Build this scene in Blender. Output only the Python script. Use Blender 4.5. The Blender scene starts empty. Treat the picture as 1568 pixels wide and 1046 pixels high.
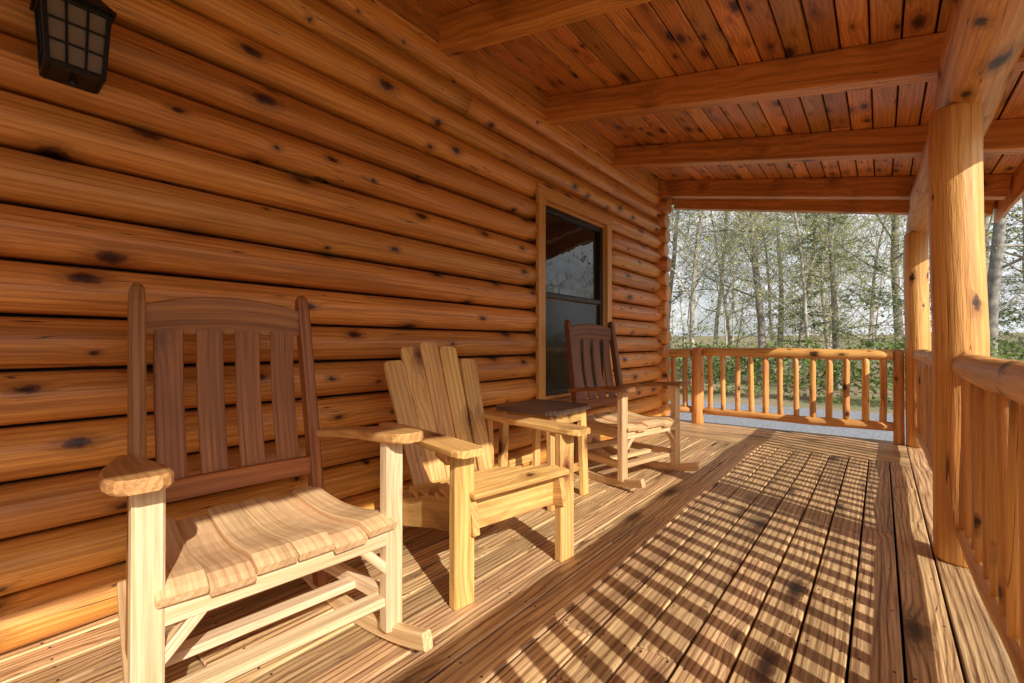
import bpy, math, random
from mathutils import Vector, Matrix, noise as mn
R = random.Random(7)
sc = bpy.context.scene
col = sc.collection
SUN_AZ, SUN_EL = 112.0, 32.0

# ------------------------------------------------------------------ materials
def nt(mat):
    mat.use_nodes = True
    n = mat.node_tree; n.nodes.clear()
    return n
class NB:
    def __init__(s, tree): s.t = tree
    def n(s, typ, **kw):
        x = s.t.nodes.new(typ)
        for k, v in kw.items(): setattr(x, k, v)
        return x
    def link(s, a, b): s.t.links.new(a, b)
    def put(s, sock, v):
        if hasattr(v, 'is_linked') or isinstance(v, bpy.types.NodeSocket): s.link(v, sock)
        else: sock.default_value = v
    def math(s, op, a, b=None, c=None, clamp=False):
        x = s.n('ShaderNodeMath', operation=op); x.use_clamp = clamp
        s.put(x.inputs[0], a)
        if b is not None: s.put(x.inputs[1], b)
        if c is not None: s.put(x.inputs[2], c)
        return x.outputs[0]
    def vmul(s, a, v):
        x = s.n('ShaderNodeVectorMath', operation='MULTIPLY'); s.put(x.inputs[0], a); s.put(x.inputs[1], v); return x.outputs[0]
    def vadd(s, a, v):
        x = s.n('ShaderNodeVectorMath', operation='ADD'); s.put(x.inputs[0], a); s.put(x.inputs[1], v); return x.outputs[0]
    def noise(s, vec, scale, detail=2, rough=.5, out=0):
        x = s.n('ShaderNodeTexNoise'); s.put(x.inputs['Vector'], vec)
        x.inputs['Scale'].default_value = scale; x.inputs['Detail'].default_value = detail; x.inputs['Roughness'].default_value = rough
        return x.outputs[out]
    def mapr(s, v, a, b, c, d, smooth=True):
        x = s.n('ShaderNodeMapRange'); x.interpolation_type = 'SMOOTHSTEP' if smooth else 'LINEAR'
        s.put(x.inputs[0], v)
        for i, q in enumerate((a, b, c, d)): s.put(x.inputs[i+1], q)
        return x.outputs[0]
    def mix(s, f, a, b, mode='MIX'):
        x = s.n('ShaderNodeMixRGB', blend_type=mode)
        s.put(x.inputs[0], f); s.put(x.inputs[1], a if not isinstance(a, tuple) else (*a, 1)); s.put(x.inputs[2], b if not isinstance(b, tuple) else (*b, 1))
        return x.outputs[0]

def wood(name, c1, c2, knot=(.075,.02,.008), F=260, A=14, ks=(3, 5, 5), kr=.1, kthr=.35, rough=.42, coat=.15, var=.3, grain=1.0, bump=.35, stain=.35, ring=.75, bul_=8.0, ns=(.55,5,5), pw=2.0, crack=0.0, dim='3D', wet=0.0):
    m = bpy.data.materials.new(name); t = nt(m); b = NB(t)
    at = b.n('ShaderNodeAttribute', attribute_name='wc').outputs['Vector']
    rn = b.n('ShaderNodeAttribute', attribute_name='rnd').outputs['Fac']
    off = b.n('ShaderNodeCombineXYZ')
    b.put(off.inputs[0], b.math('MULTIPLY', rn, 37.0)); b.put(off.inputs[1], b.math('MULTIPLY', rn, 11.3)); b.put(off.inputs[2], b.math('MULTIPLY', rn, 53.0))
    P = b.vadd(at, off.outputs[0])
    sp = b.n('ShaderNodeSeparateXYZ'); b.put(sp.inputs[0], P)
    v = b.math('ADD', sp.outputs[1], b.math('MULTIPLY', sp.outputs[2], .6))
    # knots
    wob = b.vmul(b.noise(P, 34, 2, .6, 1), (.034, .03, .03))
    kp = b.vmul(b.vadd(P, wob), ks)
    vo = b.n('ShaderNodeTexVoronoi'); vo.voronoi_dimensions = dim; b.put(vo.inputs['Vector'], kp); vo.inputs['Scale'].default_value = 1
    vo.inputs['Randomness'].default_value = 1.0
    sc_ = b.n('ShaderNodeSeparateColor'); b.put(sc_.inputs[0], vo.outputs['Color'])
    sel = b.math('GREATER_THAN', sc_.outputs[0], kthr)
    size = b.mapr(b.math('POWER', sc_.outputs[1], 1.5), 0, 1, kr*.33, kr*1.4, False)
    dist = vo.outputs['Distance']
    dd = b.math('DIVIDE', dist, size)
    core = b.math('MULTIPLY', b.mapr(dd, .35, .75, 1, 0), sel)
    K = b.math('MULTIPLY', b.mapr(dd, .7, 1.08, 1, 0), sel)
    halo = b.math('MULTIPLY', b.mapr(dd, .8, 2.6, 1, 0), sel)
    bul = b.math('MULTIPLY', b.mapr(dist, 0, kr*3.0, 1, 0), sel)
    n1 = b.noise(b.vmul(P, ns), 1, 2, .5)
    tt = b.math('ADD', b.math('MULTIPLY', v, float(F)), b.math('ADD', b.math('MULTIPLY', n1, float(A)*2), b.math('MULTIPLY', bul, bul_)))
    ringv = b.math('POWER', b.math('ADD', b.math('MULTIPLY', b.math('SINE', tt), .5), .5), pw)
    fine = b.noise(b.vmul(P, (2.5, 130, 130)), 1, 4, .7)
    st = b.noise(b.vmul(P, (.8, 14, 14)), 1, 4, .65)
    f = b.math('MULTIPLY_ADD', ringv, ring, b.math('MULTIPLY', b.mapr(fine, .40, .66, 0, 1), .6*grain), clamp=True)
    c = b.mix(f, c1, c2)
    c = b.mix(b.math('MULTIPLY', b.mapr(st, .45, .68, 0, 1), stain), c, tuple(x*.62 for x in c2))
    c = b.mix(b.math('MULTIPLY', halo, .55), c, tuple(.42*x for x in c2))
    c = b.mix(b.math('MULTIPLY', K, .88), c, tuple(x*1.8 for x in knot))
    c = b.mix(b.math('MULTIPLY', core, .92), c, tuple(x*.5 for x in knot))
    if crack:
        cn = b.noise(b.vmul(P, (1.1, 26, 26)), 1, 1, .5)
        ck = b.mapr(b.math('ABSOLUTE', b.math('SUBTRACT', cn, .5)), .0, .009, 1, 0)
        gate = b.mapr(b.noise(b.vmul(P, (1.7, 5, 5)), 1, 1), .54, .59, 0, 1)
        c = b.mix(b.math('MULTIPLY', b.math('MULTIPLY', ck, gate), crack), c, (.05,.016,.008))
    fr = b.math('FRACT', b.math('MULTIPLY', rn, 17.77))
    hs = b.n('ShaderNodeHueSaturation')
    b.put(hs.inputs['Value'], b.mapr(fr, 0, 1, 1-var, 1+var*.4, False))
    b.put(hs.inputs['Hue'], b.mapr(b.math('FRACT', b.math('MULTIPLY', rn, 91.3)), 0, 1, .494, .507, False))
    b.put(hs.inputs['Color'], c)
    p = b.n('ShaderNodeBsdfPrincipled'); b.link(hs.outputs[0], p.inputs['Base Color'])
    b.put(p.inputs['Roughness'], b.math('ADD', b.math('MULTIPLY', fine, .25), rough-.1))
    p.inputs['Coat Weight'].default_value = coat; p.inputs['Coat Roughness'].default_value = .22
    h = b.noise(b.vmul(P, (4, 60, 60)), 1, 3, .65)
    bp = b.n('ShaderNodeBump'); bp.inputs['Strength'].default_value = bump; bp.inputs['Distance'].default_value = .009
    b.link(h, bp.inputs['Height']); b.link(bp.outputs[0], p.inputs['Normal'])
    o = b.n('ShaderNodeOutputMaterial'); b.link(p.outputs[0], o.inputs[0])
    return m

def plain(name, c, rough=.6, metal=0, nscale=8, nvar=.25, bump=.1, spec=.5):
    m = bpy.data.materials.new(name); t = nt(m); b = NB(t)
    tc = b.n('ShaderNodeTexCoord').outputs['Object']
    n = b.noise(tc, nscale, 3, .6)
    cc = b.mix(b.mapr(n, .3, .7, 0, 1), tuple(x*(1-nvar) for x in c), tuple(min(1, x*(1+nvar)) for x in c))
    p = b.n('ShaderNodeBsdfPrincipled'); b.link(cc, p.inputs['Base Color'])
    p.inputs['Roughness'].default_value = rough; p.inputs['Metallic'].default_value = metal; p.inputs['Specular IOR Level'].default_value = spec
    if bump:
        bp = b.n('ShaderNodeBump'); bp.inputs['Strength'].default_value = bump; bp.inputs['Distance'].default_value = .02
        b.link(n, bp.inputs['Height']); b.link(bp.outputs[0], p.inputs['Normal'])
    o = b.n('ShaderNodeOutputMaterial'); b.link(p.outputs[0], o.inputs[0])
    return m

def leafmat(name, c, tr=.35, var=.4):
    m = bpy.data.materials.new(name); t = nt(m); b = NB(t)
    rn = b.n('ShaderNodeAttribute', attribute_name='rnd').outputs['Fac']
    cc = b.mix(rn, tuple(x*(1-var) for x in c), tuple(x*(1+var) for x in c))
    d = b.n('ShaderNodeBsdfDiffuse'); b.link(cc, d.inputs['Color'])
    tl = b.n('ShaderNodeBsdfTranslucent'); b.link(cc, tl.inputs[0])
    mx = b.n('ShaderNodeMixShader'); mx.inputs[0].default_value = tr
    b.link(d.outputs[0], mx.inputs[1]); b.link(tl.outputs[0], mx.inputs[2])
    o = b.n('ShaderNodeOutputMaterial'); b.link(mx.outputs[0], o.inputs[0])
    return m

M_log = wood('log_stain', (.95,.425,.095), (.61,.195,.03), F=230, A=10, ks=(3.1,5.2,1), kr=.135, kthr=.48, rough=.40, coat=.35, var=.24, stain=.65, ring=.38, bump=.65, ns=(.6,7,7), crack=.95, dim='2D', bul_=6)
M_rail = wood('rail_log', (.91,.48,.15), (.62,.25,.055), F=190, A=9, ks=(4,9,1), kr=.15, kthr=.72, rough=.45, coat=.1, var=.2, stain=.5, ring=.4, bump=.6, bul_=4., crack=.9, dim='2D')
M_head = wood('header_log', (.85,.37,.10), (.56,.19,.04), F=160, A=9, ks=(3,6,1), kr=.15, kthr=.5, rough=.45, coat=.1, var=.1, stain=.6, ring=.4, bump=.6, bul_=4., crack=.9, dim='2D')
M_ceil = wood('ceiling_board', (.86,.36,.09), (.54,.165,.033), F=260, A=9, ks=(5,12,2), kr=.27, kthr=.28, rough=.4, coat=.15, var=.36, ring=.45, crack=.6)
M_beam = wood('beam_wood', (.84,.355,.09), (.56,.185,.036), F=200, A=9, ks=(3.4,8,3), kr=.23, kthr=.25, rough=.42, coat=.1, var=.14, ring=.45, stain=.65, crack=.95)
M_deck = wood('deck_board', (.93,.62,.30), (.27,.115,.046), knot=(.07,.025,.01), F=250, A=13, ks=(2.4,8,2), kr=.2, kthr=.5, rough=.42, coat=.15, var=.36, ring=.62, bump=.5, stain=.45, ns=(.7,6,6), pw=3.0, crack=.9)
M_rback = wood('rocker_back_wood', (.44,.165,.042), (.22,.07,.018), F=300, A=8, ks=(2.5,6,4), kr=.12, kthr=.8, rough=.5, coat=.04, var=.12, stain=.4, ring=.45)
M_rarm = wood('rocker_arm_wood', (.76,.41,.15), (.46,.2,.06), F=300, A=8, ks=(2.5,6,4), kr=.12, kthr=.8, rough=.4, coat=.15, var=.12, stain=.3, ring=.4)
M_rseat = wood('rocker_seat_wood', (.92,.62,.32), (.62,.34,.14), F=260, A=9, ks=(2.5,6,4), kr=.12, kthr=.8, rough=.42, coat=.12, var=.14, stain=.4, ring=.36)  # seat and runners, also far rocker's legs: sunlight on them put into the tone
M_rlight = wood('rocker_sunlit_wood', (.93,.71,.44), (.68,.42,.2), F=260, A=8, ks=(2.5,6,4), kr=.16, kthr=.6, rough=.45, coat=.1, var=.08, stain=.45, ring=.36, crack=.7)  # one rocker wood split: sunlight on legs painted in, shaded back kept darker
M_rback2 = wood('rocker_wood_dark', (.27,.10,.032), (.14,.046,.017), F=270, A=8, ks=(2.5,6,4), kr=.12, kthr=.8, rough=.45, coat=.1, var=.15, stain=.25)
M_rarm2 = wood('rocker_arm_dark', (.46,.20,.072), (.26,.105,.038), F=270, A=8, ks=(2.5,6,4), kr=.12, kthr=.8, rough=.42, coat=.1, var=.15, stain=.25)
M_pine = wood('pine_board', (.92,.56,.19), (.62,.29,.08), knot=(.16,.05,.018), F=230, A=12, ks=(4,8,5), kr=.24, kthr=.35, rough=.46, coat=.1, var=.18, stain=.5, ring=.48)
M_trim = wood('trim_pine', (.86,.45,.14), (.62,.26,.065), F=240, A=8, ks=(3,7,4), kr=.12, kthr=.8, rough=.45, coat=.1, var=.1, stain=.3, ring=.4)
M_table = wood('weathered_table', (.30,.20,.13), (.15,.09,.058), F=250, A=8, ks=(3,7,4), kr=.1, kthr=.8, rough=.5, coat=.05, var=.25)
M_dark = plain('dark_gap', (.010,.007,.005), .9, bump=0)
M_black = plain('black_iron', (.012,.012,.013), .45, .3, 60, .3, .15)
M_bronze = plain('bronze_window_frame', (.02,.017,.015), .4, .2)
M_bark = plain('bark', (.44,.39,.32), .9, 0, 6, .45, 0)
M_bark2 = plain('bark_dark', (.28,.25,.21), .9, 0, 6, .4, 0)
M_leafY = leafmat('spring_leaf', (.60,.64,.22), .5, .3)
M_leafG = leafmat('green_leaf', (.18,.25,.07), .35)
M_needle = leafmat('needle', (.17,.235,.10), .35)
M_roof = plain('roof_shingle', (.06,.055,.05), .9, 0, 20, .4, .5)

def glassmat(name, base, rough, spec=.8):
    m = bpy.data.materials.new(name); t = nt(m); b = NB(t)
    p = b.n('ShaderNodeBsdfPrincipled'); p.inputs['Base Color'].default_value = (*base, 1)
    p.inputs['Roughness'].default_value = rough; p.inputs['Specular IOR Level'].default_value = spec
    tc = b.n('ShaderNodeTexCoord').outputs['Object']
    n = b.noise(tc, 3.5, 2, .5)
    bp = b.n('ShaderNodeBump'); bp.inputs['Strength'].default_value = .06; bp.inputs['Distance'].default_value = .05
    b.link(n, bp.inputs['Height']); b.link(bp.outputs[0], p.inputs['Normal'])
    o = b.n('ShaderNodeOutputMaterial'); b.link(p.outputs[0], o.inputs[0])
    return m
M_glass = glassmat('window_glass', (.012,.012,.012), .015, .75)
M_screen = glassmat('window_screen', (.014,.013,.012), .10, .3)
M_lglass = glassmat('lantern_glass', (.22,.19,.16), .12, .8)

# ------------------------------------------------------------------ builder
def rrect(w, t, c=None):
    c = min(w, t)*.14 if c is None else c
    a, b2 = w/2, t/2
    return [(a-c,-b2),(a,-b2+c),(a,b2-c),(a-c,b2),(-a+c,b2),(-a,b2-c),(-a,-b2+c),(-a+c,-b2)]
def circ(r, n=14, ph=0, e=1):
    return [(r*math.cos(ph+2*math.pi*i/n), e*r*math.sin(ph+2*math.pi*i/n)) for i in range(n)]
class B:
    def __init__(s): s.v=[]; s.f=[]; s.w=[]; s.r=[]; s.sm=[]
    def loft(s, path, profs, up=(0,0,1), smooth=False, roundwc=False, rnd=None, cap=True):
        path = [Vector(p) for p in path]; up = Vector(up)
        rnd = R.random() if rnd is None else rnd
        n = len(path); base = len(s.v); u = 0
        k = len(profs[0])
        for i, p in enumerate(path):
            if i: u += (p-path[i-1]).length
            d = (path[min(i+1,n-1)]-path[max(i-1,0)]).normalized()
            side = d.cross(up).normalized(); upn = side.cross(d)
            for j, (a, b2) in enumerate(profs[i]):
                s.v.append(p+side*a+upn*b2)
                if roundwc:
                    rr = math.hypot(*profs[0][0])
                    tri = abs(((j/k)*2) % 2 - 1)
                    s.w.append((u, tri*math.pi*rr, 0.))
                else: s.w.append((u, a, b2))
                s.r.append(rnd)
        for i in range(n-1):
            for j in range(k):
                a = base+i*k+j; b2 = base+i*k+(j+1) % k
                s.f.append((a, b2, b2+k, a+k)); s.sm.append(smooth)
        if cap:
            s.f.append(tuple(base+j for j in range(k))[::-1]); s.sm.append(False)
            s.f.append(tuple(base+(n-1)*k+j for j in range(k))); s.sm.append(False)
    def box(s, a, b2, w, t, up=(0,0,1), c=None, rnd=None):
        a = Vector(a); b2 = Vector(b2); d = (b2-a).normalized()
        c = min(w, t)*.14 if c is None else c
        full = rrect(w, t, c); sm = rrect(w-2*c, t-2*c, c*.5)
        s.loft([a, a+d*c, b2-d*c, b2], [sm, full, full, sm], up, rnd=rnd)
    def curve(s, pts, dims, up=(0,0,1), c=.004, rnd=None):
        pr = [rrect(w, t, c) for w, t in dims]
        s.loft(pts, pr, up, rnd=rnd)
    def log(s, a, b2, r, r2=None, n=14, seg=.25, wob=.004, rv=.05, up=None, rnd=None, chamf=.012, flat=0):
        a = Vector(a); b2 = Vector(b2); L = (b2-a).length; d = (b2-a).normalized()
        r2 = r if r2 is None else r2
        if up is None: up = (0,0,1) if abs(d.z) < .8 else (0,1,0)
        m = max(2, int(L/seg)); pts = []; pr = []
        sd = R.random()*100; upv = Vector(up); side = d.cross(upv).normalized(); un = side.cross(d)
        ts = [0, chamf/L]+[i/m for i in range(1, m)]+[1-chamf/L, 1]
        for i, t_ in enumerate(ts):
            o = side*mn.noise((t_*L*1.3, sd, 0))*wob*2+un*mn.noise((t_*L*1.3, sd, 9))*wob*2
            rr = (r+(r2-r)*t_)
            if i in (0, len(ts)-1): rr -= chamf
            pts.append(a+d*L*t_+o)
            ring = []
            for j in range(n):
                an = 2*math.pi*j/n
                q = rr*(1+rv*mn.noise((math.cos(an)*1.3+sd, math.sin(an)*1.3, t_*L*2.5)))
                ring.append((q*math.cos(an), q*math.sin(an)))
            pr.append(ring)
        s.loft(pts, pr, up, smooth=True, roundwc=True, rnd=rnd)
    def prism(s, poly, z0, z1, rnd=None, along='x'):
        rnd = R.random() if rnd is None else rnd
        base = len(s.v); k = len(poly)
        for z in (z0, z1):
            for x, y in poly:
                s.v.append(Vector((x, y, z))); s.w.append((x, y, z) if along == 'x' else (y, x, z)); s.r.append(rnd)
        s.f.append(tuple(base+i for i in range(k))[::-1]); s.f.append(tuple(base+k+i for i in range(k))); s.sm += [False]*2
        for i in range(k):
            j = (i+1) % k; s.f.append((base+i, base+j, base+k+j, base+k+i)); s.sm.append(False)
    def quad(s, p, rnd):
        base = len(s.v)
        for q in p: s.v.append(q); s.w.append(tuple(q)); s.r.append(rnd)
        s.f.append(tuple(range(base, base+len(p)))); s.sm.append(False)
    def mesh(s, name, mats, midx=None):
        me = bpy.data.meshes.new(name)
        me.from_pydata([tuple(v) for v in s.v], [], s.f)
        a = me.attributes.new('wc', 'FLOAT_VECTOR', 'POINT'); a.data.foreach_set('vector', [c for w in s.w for c in w])
        a = me.attributes.new('rnd', 'FLOAT', 'POINT'); a.data.foreach_set('value', s.r)
        me.polygons.foreach_set('use_smooth', s.sm)
        if not isinstance(mats, (list, tuple)): mats = [mats]
        for m in mats: me.materials.append(m)
        if midx: me.polygons.foreach_set('material_index', midx)
        me.update(); return me
    def obj(s, name, mat, parent=None, midx=None):
        o = bpy.data.objects.new(name, s.mesh(name, mat, midx)); col.objects.link(o)
        if parent: o.parent = parent
        return o
def empty(name, loc=(0,0,0), rot=0):
    e = bpy.data.objects.new(name, None); e.location = loc; e.rotation_euler = (0,0,math.radians(rot)); e.empty_display_size = .2
    col.objects.link(e); return e

# ------------------------------------------------------------------ log house
WX = -2.22; LP = .183; Y0 = -3.2; YC = 5.88
house = empty('log_cabin')
WY0, WY1, WZ0, WZ1 = 3.02, 4.20, 3*LP, 12*LP
b = B()
def dlog(b, y0, y1, zc, rnd, xo=WX, bul=.080):
    n = 14; L = y1-y0; m = max(2, int(L/.2)); pts = []; prs = []; sd = R.random()*50
    for i in range(m+1):
        y = y0+L*i/m
        pts.append((xo, y, zc))
        bb = bul+.010*mn.noise((y*.8, sd, 0)); dz = .006*mn.noise((y*1.1, sd, 5))
        pr = [(-.1, -.0845)]
        for j in range(n+1):
            t = -math.cos(math.pi*j/n)
            bump = .007*mn.noise((y*3.2, t*1.8, sd))
            pr.append(((bb+bump)*math.sqrt(max(0, 1-abs(t)**1.85))+.0, t*.0860+dz*(1-t*t)))
        pr.append((-.1, .0845))
        prs.append(pr)
    s0 = len(b.v)
    b.loft(pts, prs, (0,0,1), smooth=True, rnd=rnd)
    k = n+3
    for i in range(m+1):
        for j in range(k):
            idx = s0+i*k+j; b.w[idx] = (pts[i][1], prs[i][j][1]*1.35, 0)
for i in range(16):
    zc = LP*(i+.5)
    if WZ0-.01 < zc < WZ1+.01:
        dlog(b, Y0, WY0+.03, zc, R.random()); dlog(b, WY1-.03, YC+R.uniform(-.03,.03), zc, R.random())
    elif i in (14, 9):
        dlog(b, Y0, 2.2, zc, R.random()); dlog(b, 2.204, YC+R.uniform(-.03,.03), zc, R.random())
    else: dlog(b, Y0, YC+R.uniform(-.03,.03), zc, R.random())
b.obj('front_log_wall', M_log, house)
b = B()
for i in range(16):
    zc = LP*i
    if i == 0: continue
    b.log((-8, 5.70, zc), (-2.085+R.uniform(-.025,.025), 5.70, zc), .096, n=18, wob=.003, rv=.05, seg=.5)
b.obj('end_log_wall', M_log, house)
b = B(); b.box((WX-.06, Y0, 1.45), (WX-.06, WY0, 1.45), .06, 2.95); b.box((WX-.06, WY1, 1.45), (WX-.06, 5.8, 1.45), .06, 2.95)
b.box((WX-.06, WY0, .25), (WX-.06, WY1, .25), .06, .5); b.box((WX-.06, WY0, 2.6), (WX-.06, WY1, 2.6), .06, .7)
b.box((WX-6, 5.70, 1.45), (WX-.05, 5.70, 1.45), .08, 2.9)
b.obj('wall_chinking', M_dark, house)
b = B()
RZ = lambda x: 3.05-.208*(x+2.2)
b.box((WX+.088, Y0, 2.955), (WX+.088, 5.95, 2.955), .035, .19, c=.004)
b.obj('ledger_board', M_beam, house)
# window
b = B(); fx = WX+.075
w = .09
b.box((fx, WY0-.0, WZ0-.03), (fx, WY0, WZ1+.01), w, .04, up=(1,0,0), c=.004)
b.box((fx, WY1, WZ0-.03), (fx, WY1, WZ1+.01), w, .04, up=(1,0,0), c=.004)
b.box((fx+.003, WY0-.06, WZ1+.055), (fx+.003, WY1+.06, WZ1+.055), .045, .09, c=.004)
b.box((fx+.02, WY0-.06, WZ0-.06), (fx+.02, WY1+.06, WZ0-.06), .09, .05, c=.004)
for y in (WY0+.035, WY1-.035): b.box((WX-.01, y, WZ0), (WX-.01, y, WZ1), .03, .13, up=(1,0,0))
b.box((WX-.01, WY0+.02, WZ1-.005), (WX-.01, WY1-.02, WZ1-.005), .13, .03); b.box((WX-.01, WY0+.02, WZ0+.005), (WX-.01, WY1-.02, WZ0+.005), .13, .03)
b.obj('window_casing', M_trim, house)
b = B(); gx = WX+.02; ya, yb = WY0+.055, WY1-.055; zm = 1.42
for y in (ya+.025, yb-.025): b.box((gx, y, WZ0+.02), (gx, y, WZ1-.02), .05, .05, up=(1,0,0))
for z in (WZ0+.045, WZ1-.045): b.box((gx, ya+.05, z), (gx, yb-.05, z), .048, .05)
b.box((gx+.004, ya+.05, zm), (gx+.004, yb-.05, zm), .05, .045)
b.obj('window_sash', M_bronze, house)
b = B(); b.box((gx-.012, ya+.04, (zm+WZ1)/2), (gx-.012, yb-.04, (zm+WZ1)/2), .006, WZ1-zm-.06, c=.001); b.obj('window_glass', M_glass, house)
b = B(); b.box((gx+.004, ya+.04, (zm+WZ0)/2), (gx+.004, yb-.04, (zm+WZ0)/2), .006, zm-WZ0-.06, c=.001); b.obj('window_screen', M_screen, house)
# porch roof
roof = house
b = B()
x = -2.34; i = 0
nrm = Vector((.208,0,1)).normalized()
while x < .84:
    wd = .128
    cuts = sorted([Y0, 6.32]+[R.uniform(-1, 6) for _ in range(R.choice([1,1,2]))])
    for a0, a1 in zip(cuts, cuts[1:]):
        if a1-a0 < .1: continue
        xc = x+wd/2; b.box((xc, a0+.001, RZ(xc)+.011), (xc, a1-.001, RZ(xc)+.011), wd-.007, .02, up=nrm, c=.004)
    x += wd
b.obj('ceiling_boards', M_ceil, roof)
b = B(); b.box((-2.5,  (Y0+6.35)/2, RZ(-2.5)+.06), (.88, (Y0+6.35)/2, RZ(.88)+.06), 6.35-Y0, .06, c=.004); b.obj('porch_roof_deck', M_dark, roof)
b = B()
for y in (-1.6, -.4, .75, 1.95, 3.12, 4.34, 5.57, 6.22):
    hh = .195; w_ = .11
    x0, x1 = WX+.06, .84
    b.box((x0, y, RZ(x0)-hh/2-.001), (x1, y, RZ(x1)-hh/2-.001), w_, hh*.98, c=.006)
b.obj('rafters', M_beam, roof)
b = B(); b.box((.87, Y0, 2.31), (.87, 6.34, 2.31), .03, .27, c=.004); b.box((-2.5, 6.335, RZ(-2.5)-.02), (.88, 6.335, RZ(.88)-.02), .025, .17, c=.004); b.obj('fascia', M_beam, roof)
b = B(); b.log((.33, Y0, 2.2), (.33, 6.35, 2.2), .122, n=20, wob=.012, rv=.06); b.obj('header_log', M_head, roof)
b = B(); b.box((-5.2, Y0, 3.35), (-5.2, 6.3, 3.35), 6.2, .06); b.obj('house_roof', M_roof, house)
for i, y in enumerate((2.95, 5.98, -2.6)):
    b = B(); b.log((.288, y, 0), (.28, y, 2.1), .10, .093, n=20, wob=.006, rv=.07); b.obj('porch_post_%d' % (i+1), M_rail, house)

# ------------------------------------------------------------------ deck
b = B(); x = -2.3; bw = .1385; sb = B()
def screw(x, y, z=0.0):
    sb.prism([(x+.0045*math.cos(a*1.0472), y+.0045*math.sin(a*1.0472)) for a in range(6)], z-.004, z+.0006)
while x < .13:
    cuts = [Y0, 5.05]; c = R.uniform(-1.5, 1.5)
    while c < 4.6:
        cuts.append(c); c += R.uniform(2.4, 3.6)
    cuts.sort()
    for a0, a1 in zip(cuts, cuts[1:]):
        if a1-a0 < .2: continue
        b.box((x+bw/2, a0+.002, -.0175), (x+bw/2, a1-.002, -.0175), bw-.009, .035, c=.004)
    yy = -.2
    while yy < 5.0:
        for q in (.025, bw-.025): screw(x+q+R.uniform(-.004,.004), yy+R.uniform(-.01,.01))
        yy += .405
    x += bw
xe = x
y = 5.056
while y < 6.1:
    b.box((-3.2 if y > 5.85 else -2.3, y+bw/2, -.0175), (xe-.003, y+bw/2, -.0175), bw-.009, .035, c=.004); y += bw
ye = y
b.box((xe+.075, Y0, -.0155), (xe+.075, 3.1, -.0155), .144, .035, c=.004); b.box((xe+.075, 3.104, -.0155), (xe+.075, ye, -.0155), .144, .035, c=.004)
deck = b.obj('porch_deck', M_deck)
sb.obj('deck_screws', M_bronze, deck)
b = B(); b.box((-1.2, Y0, -.12), (-1.2, ye-.02, -.12), 3.05, .12); b.box((xe+.165, Y0, -.11), (xe+.165, ye, -.11), .03, .2)
b.obj('deck_frame', M_dark, deck)

# ------------------------------------------------------------------ railings
def railing(name, a, c, sp=.135, ends=True):
    a = Vector(a); c = Vector(c); L = (c-a).length; d = (c-a).normalized()
    e = empty(name)
    b = B(); b.log(a+Vector((0,0,.9)), c+Vector((0,0,.9)), .057, n=16, wob=.008, rv=.14, seg=.15); b.obj('top_rail', M_rail, e)
    b = B(); b.log(a+Vector((0,0,.165)), c+Vector((0,0,.165)), .045, n=14, wob=.007, rv=.14, seg=.15); b.obj('bottom_rail', M_rail, e)
    b = B(); n = int(L/sp)
    for i in range(n):
        p = a+d*(L*(i+.5)/n+R.uniform(-.006,.006))
        r = .031+R.uniform(-.003,.004)
        q = R.uniform(-.006,.006)
        b.log(p+Vector((0,0,.17)), p+Vector((q,q,.88)), r, r*R.uniform(.88,1.05), n=12, seg=.1, wob=.005, rv=.16)
    b.obj('balusters', M_rail, e)
    return e
railing('log_railing', (.30, -2.5, 0), (.30, 2.87, 0))
railing('log_railing', (.30, 3.04, 0), (.30, 5.9, 0))
railing('log_railing', (.10, 6.02, 0), (-1.74, 6.02, 0), sp=.145)
railing('log_railing', (-1.90, 6.02, 0), (-3.1, 6.02, 0), sp=.145)
for p, h in (((-1.82, 6.02), .965), ((.14, 6.02), .95), ((-3.15, 6.02), .96)):
    b = B(); r = .075 if p[0] < 0 else .045
    b.log((p[0], p[1], 0), (p[0], p[1], h), r, r*.97, n=18, wob=.003, rv=.05); b.obj('newel_post', M_rail)

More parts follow.
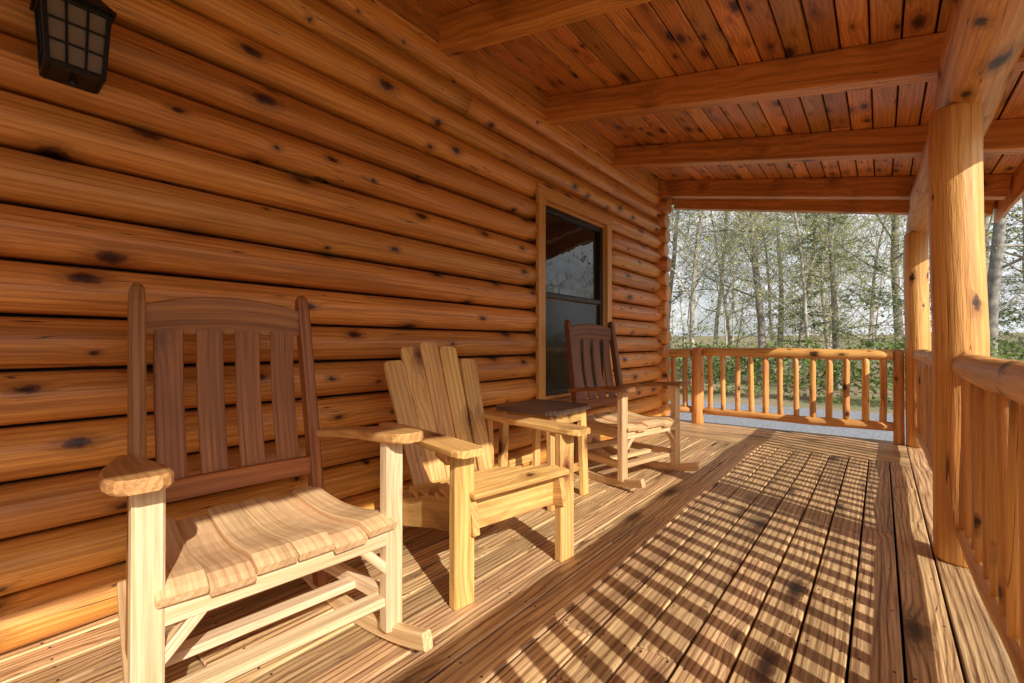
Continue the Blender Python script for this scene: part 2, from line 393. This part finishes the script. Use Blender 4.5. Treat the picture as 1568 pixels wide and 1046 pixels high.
# ------------------------------------------------------------------ rocking chair
def rocker(loc, rot, MB, MA, ML, MS):
    e = empty('rocking_chair', loc, rot)
    def bk(z):
        if z < .42: return -.44-.03*(z/.42)
        return -.47-.125*((z-.42)/.78)**1.05
    for sgn, nm in ((-1, 'right'), (1, 'left')):
        b = B()
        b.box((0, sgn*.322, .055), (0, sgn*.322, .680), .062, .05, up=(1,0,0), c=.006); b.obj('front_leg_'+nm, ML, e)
        b = B(); pts = []; dm = []
        for z in (.06, .25, .42, .6, .8, 1.0, 1.14, 1.185, 1.2):
            yy = .285-.02*min(1, z/1.2)
            pts.append((bk(z), sgn*yy, z)); k = 1 if z < 1.18 else (.85 if z < 1.19 else .5)
            dm.append((.042*k, .058*k))
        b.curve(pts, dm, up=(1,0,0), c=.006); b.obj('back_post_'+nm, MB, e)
        b = B(); pts = []; dm = []
        for i in range(17):
            t = i/16; x = -.80+.98*t
            zz = .03+.085*((x+.24)/.5)**2
            pts.append((x, sgn*(.27+.067*t), zz-.004)); dm.append((.036, .055))
        b.curve(pts, dm, c=.005); b.obj('runner_'+nm, MS, e)
        b = B(); pts = []; dm = []
        for t in [0, .1, .25, .4, .55, .7, .8, .88, .94, .975, 1]:
            x = -.52+.62*t
            wd = .05+.075*max(0, min(1, (t-.2)/.55))
            if t > .93: wd *= {.94:.93, .975:.78}.get(t, .5)
            pts.append((x, sgn*(.30+.04*t+.012*math.sin(t*3)), .64+.06*t+.008*math.sin(t*3.1))); dm.append((wd, .032))
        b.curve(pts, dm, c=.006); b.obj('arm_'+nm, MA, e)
        b = B(); b.box((-.45, sgn*.275, .375), (.0, sgn*.308, .375), .03, .07)
        b.box((-.43, sgn*.275, .16), (-.01, sgn*.315, .16), .028, .05)
        b.box((-.005, sgn*.31, .25), (-.005, sgn*.20, .365), .028, .042, up=(1,0,0))
        b.obj('side_stretcher_'+nm, ML, e)
    b = B(); b.box((.004, -.30, .372), (.004, .30, .372), .03, .062); b.box((-.45, -.27, .375), (-.45, .27, .375), .03, .065)
    b.box((-.02, -.30, .155), (-.02, .30, .155), .062, .028); b.box((-.2, -.29, .15), (-.2, .29, .15), .055, .026)
    b.box((-.43, -.27, .2), (-.43, .27, .2), .028, .045)
    b.obj('stretchers', ML, e)
    b = B()
    nb = 6
    for i in range(nb):
        y0 = (i-(nb-1)/2)
        pts = []; dm = []
        for t in [0, .12, .25, .4, .55, .7, .82, .9, .96, 1]:
            x = -.47+.52*t
            z = .428-.026*math.sin(math.pi*min(1, t*1.12))**1.2 - (.02*((t-.85)/.15)**2 if t > .85 else 0) + .010*math.cos(y0*2.1)
            pts.append((x, y0*(.092+.013*t), z)); dm.append(((.0905+.013*t)*(1 if t < .97 else .97), .024))
        b.curve(pts, dm, c=.003)
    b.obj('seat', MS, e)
    b = B()
    pts = []; dm = []
    for i in range(13):
        t = i/12*2-1; h = .095+.045*(1-t*t)
        pts.append((bk(1.1)-.022*(1-t*t), t*.262, 1.035+h/2)); dm.append((.026, h))
    b.curve(pts, dm, c=.004)
    pts = []; dm = []
    for i in range(9):
        t = i/8*2-1
        pts.append((bk(.52)-.012*(1-t*t), t*.275, .525)); dm.append((.026, .07))
    b.curve(pts, dm, c=.004)
    for y0 in (-.183, -.061, .061, .183):
        q = 1-(y0/.262)**2; pts = []; dm = []
        for z in (.53, .65, .78, .92, 1.05):
            pts.append((bk(z)-.014*q-.022*math.sin((z-.53)/.52*3.14), y0, z)); dm.append((.083, .014))
        b.curve(pts, dm, up=(1,0,0), c=.003)
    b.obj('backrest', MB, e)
    return e
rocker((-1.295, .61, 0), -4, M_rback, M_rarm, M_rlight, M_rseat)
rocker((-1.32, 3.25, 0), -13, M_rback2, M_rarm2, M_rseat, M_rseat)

# ------------------------------------------------------------------ adirondack chair
def adirondack(loc, rot, mat):
    e = empty('adirondack_chair', loc, rot)
    for sgn, nm in ((-1,'right'), (1,'left')):
        b = B(); b.box((0, sgn*.29, 0), (0, sgn*.29, .588), .092, .042, up=(1,0,0), c=.004)
        b.box((-.55, sgn*.285, 0), (-.585, sgn*.285, .585), .03, .075, up=(1,0,0), c=.004)
        b.obj('legs_'+nm, mat, e)
        b = B()
        b.loft([(-.03+.06, sgn*.25, .335), (-.3, sgn*.25, .27), (-.72, sgn*.25, .14)], [rrect(.03,.14,.004), rrect(.03,.14,.004), rrect(.03,.11,.004)])
        b.obj('side_rail_'+nm, mat, e)
        b = B(); pts = []; dm = []
        for t in (0, .1, .3, .5, .7, .85, .94, .98, 1):
            x = -.66+.76*t; wd = .075+.06*min(1, t*1.6)
            if t > .93: wd *= {.94:.97, .98:.86}.get(t, .7)
            pts.append((x, sgn*(.30-.012*math.cos(t*3)), .602)); dm.append((wd, .028))
        b.curve(pts, dm, c=.004)
        b.box((-.025, sgn*.335, .56), (-.12, sgn*.325, .58), .02, .05)
        b.obj('arm_'+nm, mat, e)
    b = B(); b.box((-.036, -.243, .335), (-.036, .243, .335), .028, .155, c=.004); b.obj('front_apron', mat, e)
    b = B()
    for i in range(6):
        x = .015-i*.088; z = .425-.028*i*.72
        b.box((x, -.27, z), (x, .27, z), .08, .022, up=(.2,0,1), c=.004)
    b.obj('seat', mat, e)
    b = B()
    for i in range(5):
        k = i-2; h = {0:1.01, 1:.985, 2:.915}[abs(k)]
        pts = []; dm = []
        for z in (.24, .45, .7, h-.03, h-.008, h):
            t = (z-.24)/.77
            w_ = .088+.026*t
            if z > h-.02: w_ *= .9 if z < h else .7
            pts.append((-.44-.30*t-.012*(4-k*k)/4, k*(.092+.028*t), z)); dm.append((w_, .02))
        b.curve(pts, dm, up=(1,0,0), c=.003)
    b.obj('back_slats', mat, e)
    b = B(); b.box((-.615, -.33, .565), (-.615, .33, .565), .03, .075); b.box((-.70, -.235, .84), (-.70, .235, .84), .024, .06); b.box((-.5, -.24, .28), (-.5, .24, .28), .03, .08)
    b.obj('back_braces', mat, e)
adirondack((-1.205, 1.53, 0), -10, M_pine)

# ------------------------------------------------------------------ side table
e = empty('side_table', (-1.745, 2.485, 0))
b = B(); H = .6; S = .25; nb = 5; bw2 = 2*S/nb
for i in range(nb):
    y0 = -S+i*bw2+.002; y1 = y0+bw2-.005; ex = S
    if i == 0: poly = [(-S+.06, y0), (S-.06, y0), (S, y0+.06), (S, y1), (-S, y1), (-S, y0+.06)]
    elif i == nb-1: poly = [(-S, y0), (S, y0), (S, y1-.06), (S-.06, y1), (-S+.06, y1), (-S, y1-.06)]
    else: poly = [(-S, y0), (S, y0), (S, y1), (-S, y1)]
    b.prism(poly, H-.025, H)
b.obj('table_top', M_table, e)
b = B()
for sx in (-1, 1):
    for sy in (-1, 1): b.box((sx*.20, sy*.19, 0), (sx*.185, sy*.18, H-.026), .062, .04, up=(1,0,0))
b.obj('table_legs', M_pine, e)
b = B()
for sy in (-1, 1): b.box((-.165, sy*.18, H-.065), (.165, sy*.18, H-.065), .022, .07)
for sx in (-1, 1): b.box((sx*.195, -.15, H-.065), (sx*.195, .15, H-.065), .022, .07)
b.box((-.19,-.13,.2),(-.19,.13,.2),.02,.05); b.box((.19,-.13,.2),(.19,.13,.2),.02,.05)
b.obj('table_apron', M_pine, e)

# ------------------------------------------------------------------ wall lantern
e = empty('wall_lantern', (-2.02, .245, 1.865)); e.scale = (.77, .77, .8)
b = B(); wt, wb, h = .098, .084, .25
cs = [(1,1),(1,-1),(-1,-1),(-1,1)]
def P3(sx, sy, z):
    t = z/h; w_ = wb+(wt-wb)*t; return Vector((sx*w_, sy*w_, z))
for sx, sy in cs: b.box(P3(sx,sy,0), P3(sx,sy,h), .016, .016, up=(1,0,0))
for z, th in ((0,.016),(.085,.007),(.165,.007),(h,.02)):
    for i in range(4):
        a = P3(*cs[i], z); c = P3(*cs[(i+1) % 4], z); b.box(a, c, th, th)
for i in range(4):
    for t in (1/3, 2/3):
        a = P3(*cs[i],0).lerp(P3(*cs[(i+1)%4],0), t); c = P3(*cs[i],h).lerp(P3(*cs[(i+1)%4],h), t)
        b.box(a, c, .007, .007, up=(.3,.2,0))
for r0, r1, z0, z1 in ((.118,.118,h+.008,h+.02), (.115,.06,h+.02,h+.085), (.06,.05,h+.085,h+.11), (.065,.02,h+.11,h+.14)):
    b.loft([(0,0,z0),(0,0,z1)], [[(r0,-r0),(r0,r0),(-r0,r0),(-r0,-r0)], [(r1,-r1),(r1,r1),(-r1,r1),(-r1,-r1)]], up=(1,0,0))
b.loft([(0,0,-.012),(0,0,.0)], [[(.07,-.07),(.07,.07),(-.07,.07),(-.07,-.07)], [(.082,-.082),(.082,.082),(-.082,.082),(-.082,-.082)]], up=(1,0,0))
b.log((0,0,-.04),(0,0,-.01),.012, n=8, seg=.01, wob=0, chamf=.003)
arm = [(-.17, 0, .12), (-.15, 0, .2), (-.14, 0, .34), (-.10, 0, .42), (-.03, 0, .43), (0, 0, .37)]
b.loft(arm, [circ(.010, 8)]*len(arm), up=(0,1,0), smooth=True)
b.box((-.165, 0, .08), (-.165, 0, .40), .11, .03, up=(1,0,0))
b.obj('lantern_frame', M_black, e)
b = B(); g = .007
b.loft([(0,0,.008),(0,0,h-.01)], [[(wb-g,-wb+g),(wb-g,wb-g),(-wb+g,wb-g),(-wb+g,-wb+g)], [(wt-g,-wt+g),(wt-g,wt-g),(-wt+g,wt-g),(-wt+g,-wt+g)]], up=(1,0,0))
b.obj('lantern_glass', M_lglass, e)

# ------------------------------------------------------------------ ground
GZ = -.42
def gh(x, y):
    d = math.hypot(x, y)
    h = GZ
    if d > 16: h += (d-16)*.02+.8*mn.noise((x*.04, y*.04, 0))*min(1, (d-16)/20)
    return h
def groundmat():
    m = bpy.data.materials.new('leaf_litter_ground'); t = nt(m); b = NB(t)
    tc = b.n('ShaderNodeTexCoord').outputs['Object']
    n = b.noise(tc, .5, 4, .6); n2 = b.noise(tc, 14, 4, .7)
    c = b.mix(b.mapr(n, .42, .6, 0, 1), (.34,.25,.16), (.16,.20,.07))
    c = b.mix(b.mapr(n2, .35, .7, 0, .75), c, (.44,.36,.26))
    p = b.n('ShaderNodeBsdfDiffuse'); b.link(c, p.inputs['Color'])
    o = b.n('ShaderNodeOutputMaterial'); b.link(p.outputs[0], o.inputs[0]); return m
g = B(); idx = {}
cs_ = [math.copysign(abs(i/40)**2.2*600, i) for i in range(-40, 41)]
for i, x in enumerate(cs_):
    for j, y in enumerate(cs_):
        idx[i, j] = len(g.v); g.v.append(Vector((x, y, gh(x, y)))); g.w.append((x, y, 0)); g.r.append(0)
for i in range(80):
    for j in range(80):
        g.f.append((idx[i,j], idx[i+1,j], idx[i+1,j+1], idx[i,j+1])); g.sm.append(True)
g.obj('ground', groundmat())
b = B(); b.prism([(-14, 6.6), (10, 6.6), (14, 12.6), (-14, 11.4)], GZ-.2, GZ+.012)
b.obj('gravel_driveway', plain('gravel', (.30,.31,.33), .9, 0, 45, .5, .6))

# ------------------------------------------------------------------ trees
def tube(b, pts, r0, r1, n=4, rnd=0.):
    m = len(pts)
    b.loft(pts, [circ(r0+(r1-r0)*i/(m-1), n) for i in range(m)], up=(.13,.29,.95) if abs((pts[-1]-pts[0]).normalized().z) < .9 else (1,.1,0), smooth=True, rnd=rnd, cap=False)
def wander(p, d, L, n, rg, j=.25, lift=.05):
    pts = [p.copy()]; d = d.normalized()
    for i in range(n):
        d = (d+Vector((rg.gauss(0,j), rg.gauss(0,j), rg.gauss(0,j)+lift))).normalized()
        p = p+d*L/n; pts.append(p.copy())
    return pts
def leaf(b, p, s, rg):
    a = Vector((rg.gauss(0,1), rg.gauss(0,1), rg.gauss(0,.6))).normalized(); c = a.cross(Vector((rg.gauss(0,1), rg.gauss(0,1), rg.gauss(0,1)))).normalized()
    b.quad([p-a*s*.5, p+c*s*.3, p+a*s*.5, p-c*s*.3], rg.random())
def decid(seed, H, nleaf, ls=.1, mats=None, low=.2, rt=.16):
    rg = random.Random(seed); b = B()
    tr = wander(Vector((0,0,-.3)), Vector((0,0,1)), H, 12, rg, .06, .15); tube(b, tr, rt, .02, 7)
    tips = []
    nb = 30
    for i in range(nb):
        t = low+(1-low)*(i/nb)**.9; k = t*12; i0 = min(11, int(k)); p = tr[i0].lerp(tr[i0+1], k-i0)
        an = rg.uniform(0, 6.28); L = H*(.34*(1-t)+.08)*rg.uniform(.6,1.2)
        br = wander(p, Vector((math.cos(an), math.sin(an), rg.uniform(.3,1.0))), L, 6, rg, .16, .05)
        tube(b, br, rt*.24*(1-t)+.010, .005, 4)
        for s_ in range(9):
            q = 1+s_*5/9; i1 = min(5, int(q)); p2 = br[i1].lerp(br[min(6,i1+1)], q-i1)
            d2 = (br[i1+1 if i1 < 6 else 6]-br[i1-1]).normalized()+Vector((rg.gauss(0,.7), rg.gauss(0,.7), rg.gauss(.1,.5)))
            b2 = wander(p2, d2, L*rg.uniform(.25,.5), 3, rg, .2, .03); tube(b, b2, .009, .004, 3)
            for s3 in range(7):
                p3 = b2[rg.randint(1,3)]
                b3 = wander(p3, d2.normalized()+Vector((rg.gauss(0,.8), rg.gauss(0,.8), rg.gauss(0,.6))), rg.uniform(.25,.8), 2, rg, .25, 0); tube(b, b3, .005, .003, 3)
                tips.append(b3)
    nw = len(b.f)
    for i in range(nleaf):
        tp = rg.choice(tips); p = tp[rg.randint(0,2)]+Vector((rg.gauss(0,.1), rg.gauss(0,.1), rg.gauss(0,.1)))
        leaf(b, p, ls*rg.uniform(.6,1.4), rg)
    return b.mesh('tree_mesh', mats, [0]*nw+[1]*(len(b.f)-nw))
def conif(seed, H, mats, low=.08, nb=75, rt=.15, spread=.24, dens=1.0):
    rg = random.Random(seed); b = B()
    tr = wander(Vector((0,0,-.3)), Vector((0,0,1)), H, 12, rg, .025, .2); tube(b, tr, rt, .015, 7)
    segs = []
    for i in range(nb):
        t = low+(1-low)*(i/nb); k = t*12; i0 = min(11, int(k)); p = tr[i0].lerp(tr[i0+1], k-i0)
        an = rg.uniform(0, 6.28); L = H*(spread*(1-t)+.02)*rg.uniform(.55,1.15)
        br = wander(p, Vector((math.cos(an), math.sin(an), rg.uniform(-.05,.3))), L, 5, rg, .08, -.05); tube(b, br, .02*(1-t)+.006, .004, 3)
        for s_ in range(max(2, int(L*5))):
            q = rg.uniform(.8, 5); i1 = min(4, int(q)); p2 = br[i1].lerp(br[i1+1], q-i1)
            d2 = (br[5]-br[0]).normalized()+Vector((rg.gauss(0,.7), rg.gauss(0,.7), rg.gauss(-.1,.2)))
            b2 = wander(p2, d2, L*.25+.15, 2, rg, .1, -.08); tube(b, b2, .005, .002, 3); segs.append(b2)
    nw = len(b.f)
    for sg in segs:
        for i in range(int(20*dens)):
            k = rg.randint(0,1); p = sg[k].lerp(sg[k+1], rg.random())
            p = p+Vector((rg.gauss(0,.05), rg.gauss(0,.05), rg.gauss(0,.03)))
            leaf(b, p, rg.uniform(.05,.11), rg)
    return b.mesh('conifer_mesh', mats, [0]*nw+[1]*(len(b.f)-nw))
D = [decid(11, 13, 7000, .075, [M_bark, M_leafY], .12, .10), decid(12, 15, 4500, .07, [M_bark, M_leafY], .2, .12),
     decid(13, 11, 8000, .075, [M_bark, M_leafY], .08, .07), decid(14, 17, 1500, .07, [M_bark2, M_leafY], .22, .15), decid(15, 9, 5500, .08, [M_bark2, M_leafG], .06, .07)]
C = [conif(21, 12, [M_bark2, M_needle], dens=.8), conif(22, 15, [M_bark2, M_needle], .2, 60, .18, dens=.7), conif(23, 8, [M_bark2, M_needle], .03, 60, .1, .3)]
rg = random.Random(5)
def place(me, name, az, dist, s=1):
    x = math.sin(math.radians(az))*dist; y = math.cos(math.radians(az))*dist
    o = bpy.data.objects.new(name, me); o.location = (x, y, gh(x, y)); o.rotation_euler = (rg.gauss(0,.02), rg.gauss(0,.02), rg.uniform(0,6.28)); o.scale = (s, s, s*rg.uniform(.9,1.1)); col.objects.link(o)
for az, di, k, s in ((-17.5,17,0,1),(-13,20,2,1),(-10.5,18,3,.95),(-7,22,1,.9),(-5.6,17,2,.85),(-1.2,20,2,.9),(1.2,21,3,1),(5,18,0,.9),(-22,17,4,1),(-15,27,1,1),(7.8,16,3,1),(9.8,20,1,1),(-20,24,3,1),(-9,24,2,1.1),(-4,26,0,1)):
    place(D[k], 'broadleaf_tree', az, di, s)
for az, di, k, s in ((-3.4,18,0,.8),(-8.6,27,1,.9),(7,22,0,1),(10,25,1,1)):
    place(C[k], 'hemlock_tree', az, di, s)
n = 0
while n < 22:
    az = rg.uniform(-75, 82); di = rg.uniform(26, 50)
    if -21 < az < 3 and rg.random() < .6: continue
    if rg.random() < .25: place(rg.choice(C), 'hemlock_tree', az, di, rg.uniform(.9,1.2))
    else: place(rg.choice(D), 'broadleaf_tree', az, di, rg.uniform(.9,1.2))
    n += 1
# distant forest mass
b = B(); rg2 = random.Random(3)
for i in range(110):
    az = math.radians(rg2.uniform(-85, 85)); di = rg2.uniform(52, 95); x, y = math.sin(az)*di, math.cos(az)*di
    base = Vector((x, y, gh(x,y)-.5)); H = rg2.uniform(7,13)
    tr = wander(base, Vector((0,0,1)), H, 4, rg2, .04, .2); tube(b, tr, .12, .04, 4)
    for k in range(22):
        p = tr[1].lerp(tr[4], rg2.random()); an = rg2.uniform(0,6.28)
        tube(b, wander(p, Vector((math.cos(an), math.sin(an), .7)), rg2.uniform(1.5,4), 3, rg2, .2, .05), .03, .012, 3)
nw = len(b.f)
for i in range(12000):
    az = math.radians(rg2.uniform(-85, 85)); di = rg2.uniform(52, 95); x, y = math.sin(az)*di, math.cos(az)*di
    z = gh(x,y)+abs(rg2.gauss(0,2.0)); 
    if mn.noise((x*.15, y*.15, z*.2)) < -.02: continue
    leaf(b, Vector((x,y,z)), rg2.uniform(.3,.6), rg2)
b.obj('distant_forest', [M_bark, M_leafG], midx=[0]*nw+[1]*(len(b.f)-nw))
# hedge behind the driveway
b = B()
for i in range(30000):
    az = math.radians(rg2.uniform(-50, 50)); x = math.tan(az)*14; 
    yc = 13.6+.04*x*x*.2; hh = 1.45+.8*mn.noise((x*.45, 0, 3))+.3*mn.noise((x*1.7, 0, 8))
    z = rg2.random()**.7*hh; wdt = .75*math.sqrt(max(.05, 1-(z/hh-.35)**2*1.6))
    y = yc+rg2.gauss(0,.5)*wdt
    if mn.noise((x*1.6, y*1.6, z*1.8)) < -.18: continue
    leaf(b, Vector((x, y, GZ+z)), rg2.uniform(.06,.13), rg2)
b.obj('laurel_hedge', M_leafG)

# ------------------------------------------------------------------ light, world, camera
w = bpy.data.worlds.new('World'); sc.world = w; w.use_nodes = True
wb_ = NB(w.node_tree)
bg = w.node_tree.nodes['Background']; sky = w.node_tree.nodes.new('ShaderNodeTexSky'); sky.sky_type = 'NISHITA'; sky.sun_disc = False
sky.sun_elevation = math.radians(SUN_EL); sky.sun_rotation = math.radians(SUN_AZ); sky.air_density = 1.0; sky.dust_density = 3.0
gv = wb_.n('ShaderNodeTexCoord').outputs['Generated']
sz = wb_.n('ShaderNodeSeparateXYZ'); wb_.link(gv, sz.inputs[0])
low = wb_.mapr(sz.outputs[2], .25, .5, 1, .05)
cl = wb_.noise(wb_.vmul(gv, (1, 1, 2.6)), 4.5, 5, .6)
skc = wb_.mix(wb_.math('MULTIPLY', wb_.mapr(cl, .32, .54, .45, 1), low), sky.outputs[0], (7.6, 7.8, 8.1))
w.node_tree.links.new(skc, bg.inputs[0]); bg.inputs[1].default_value = .13
L = bpy.data.lights.new('sun', 'SUN'); L.energy = 5; L.angle = math.radians(.5); L.color = (1, .965, .90)
lo = bpy.data.objects.new('sun', L); col.objects.link(lo)
a, e_ = math.radians(SUN_AZ), math.radians(SUN_EL)
d = Vector((-math.sin(a)*math.cos(e_), -math.cos(a)*math.cos(e_), -math.sin(e_)))
lo.rotation_euler = d.to_track_quat('-Z', 'Y').to_euler(); lo.location = (10, -4, 8)
cam = bpy.data.cameras.new('camera'); co = bpy.data.objects.new('camera', cam); col.objects.link(co)
cam.sensor_width = 36; cam.lens = 16.0; cam.clip_start = .02; cam.clip_end = 2000
co.location = (0, 0, 1.0); co.rotation_euler = (math.radians(90.4), 0, math.radians(39))
sc.camera = co
sc.view_settings.view_transform = 'Standard'; sc.view_settings.look = 'None'; sc.view_settings.exposure = 0
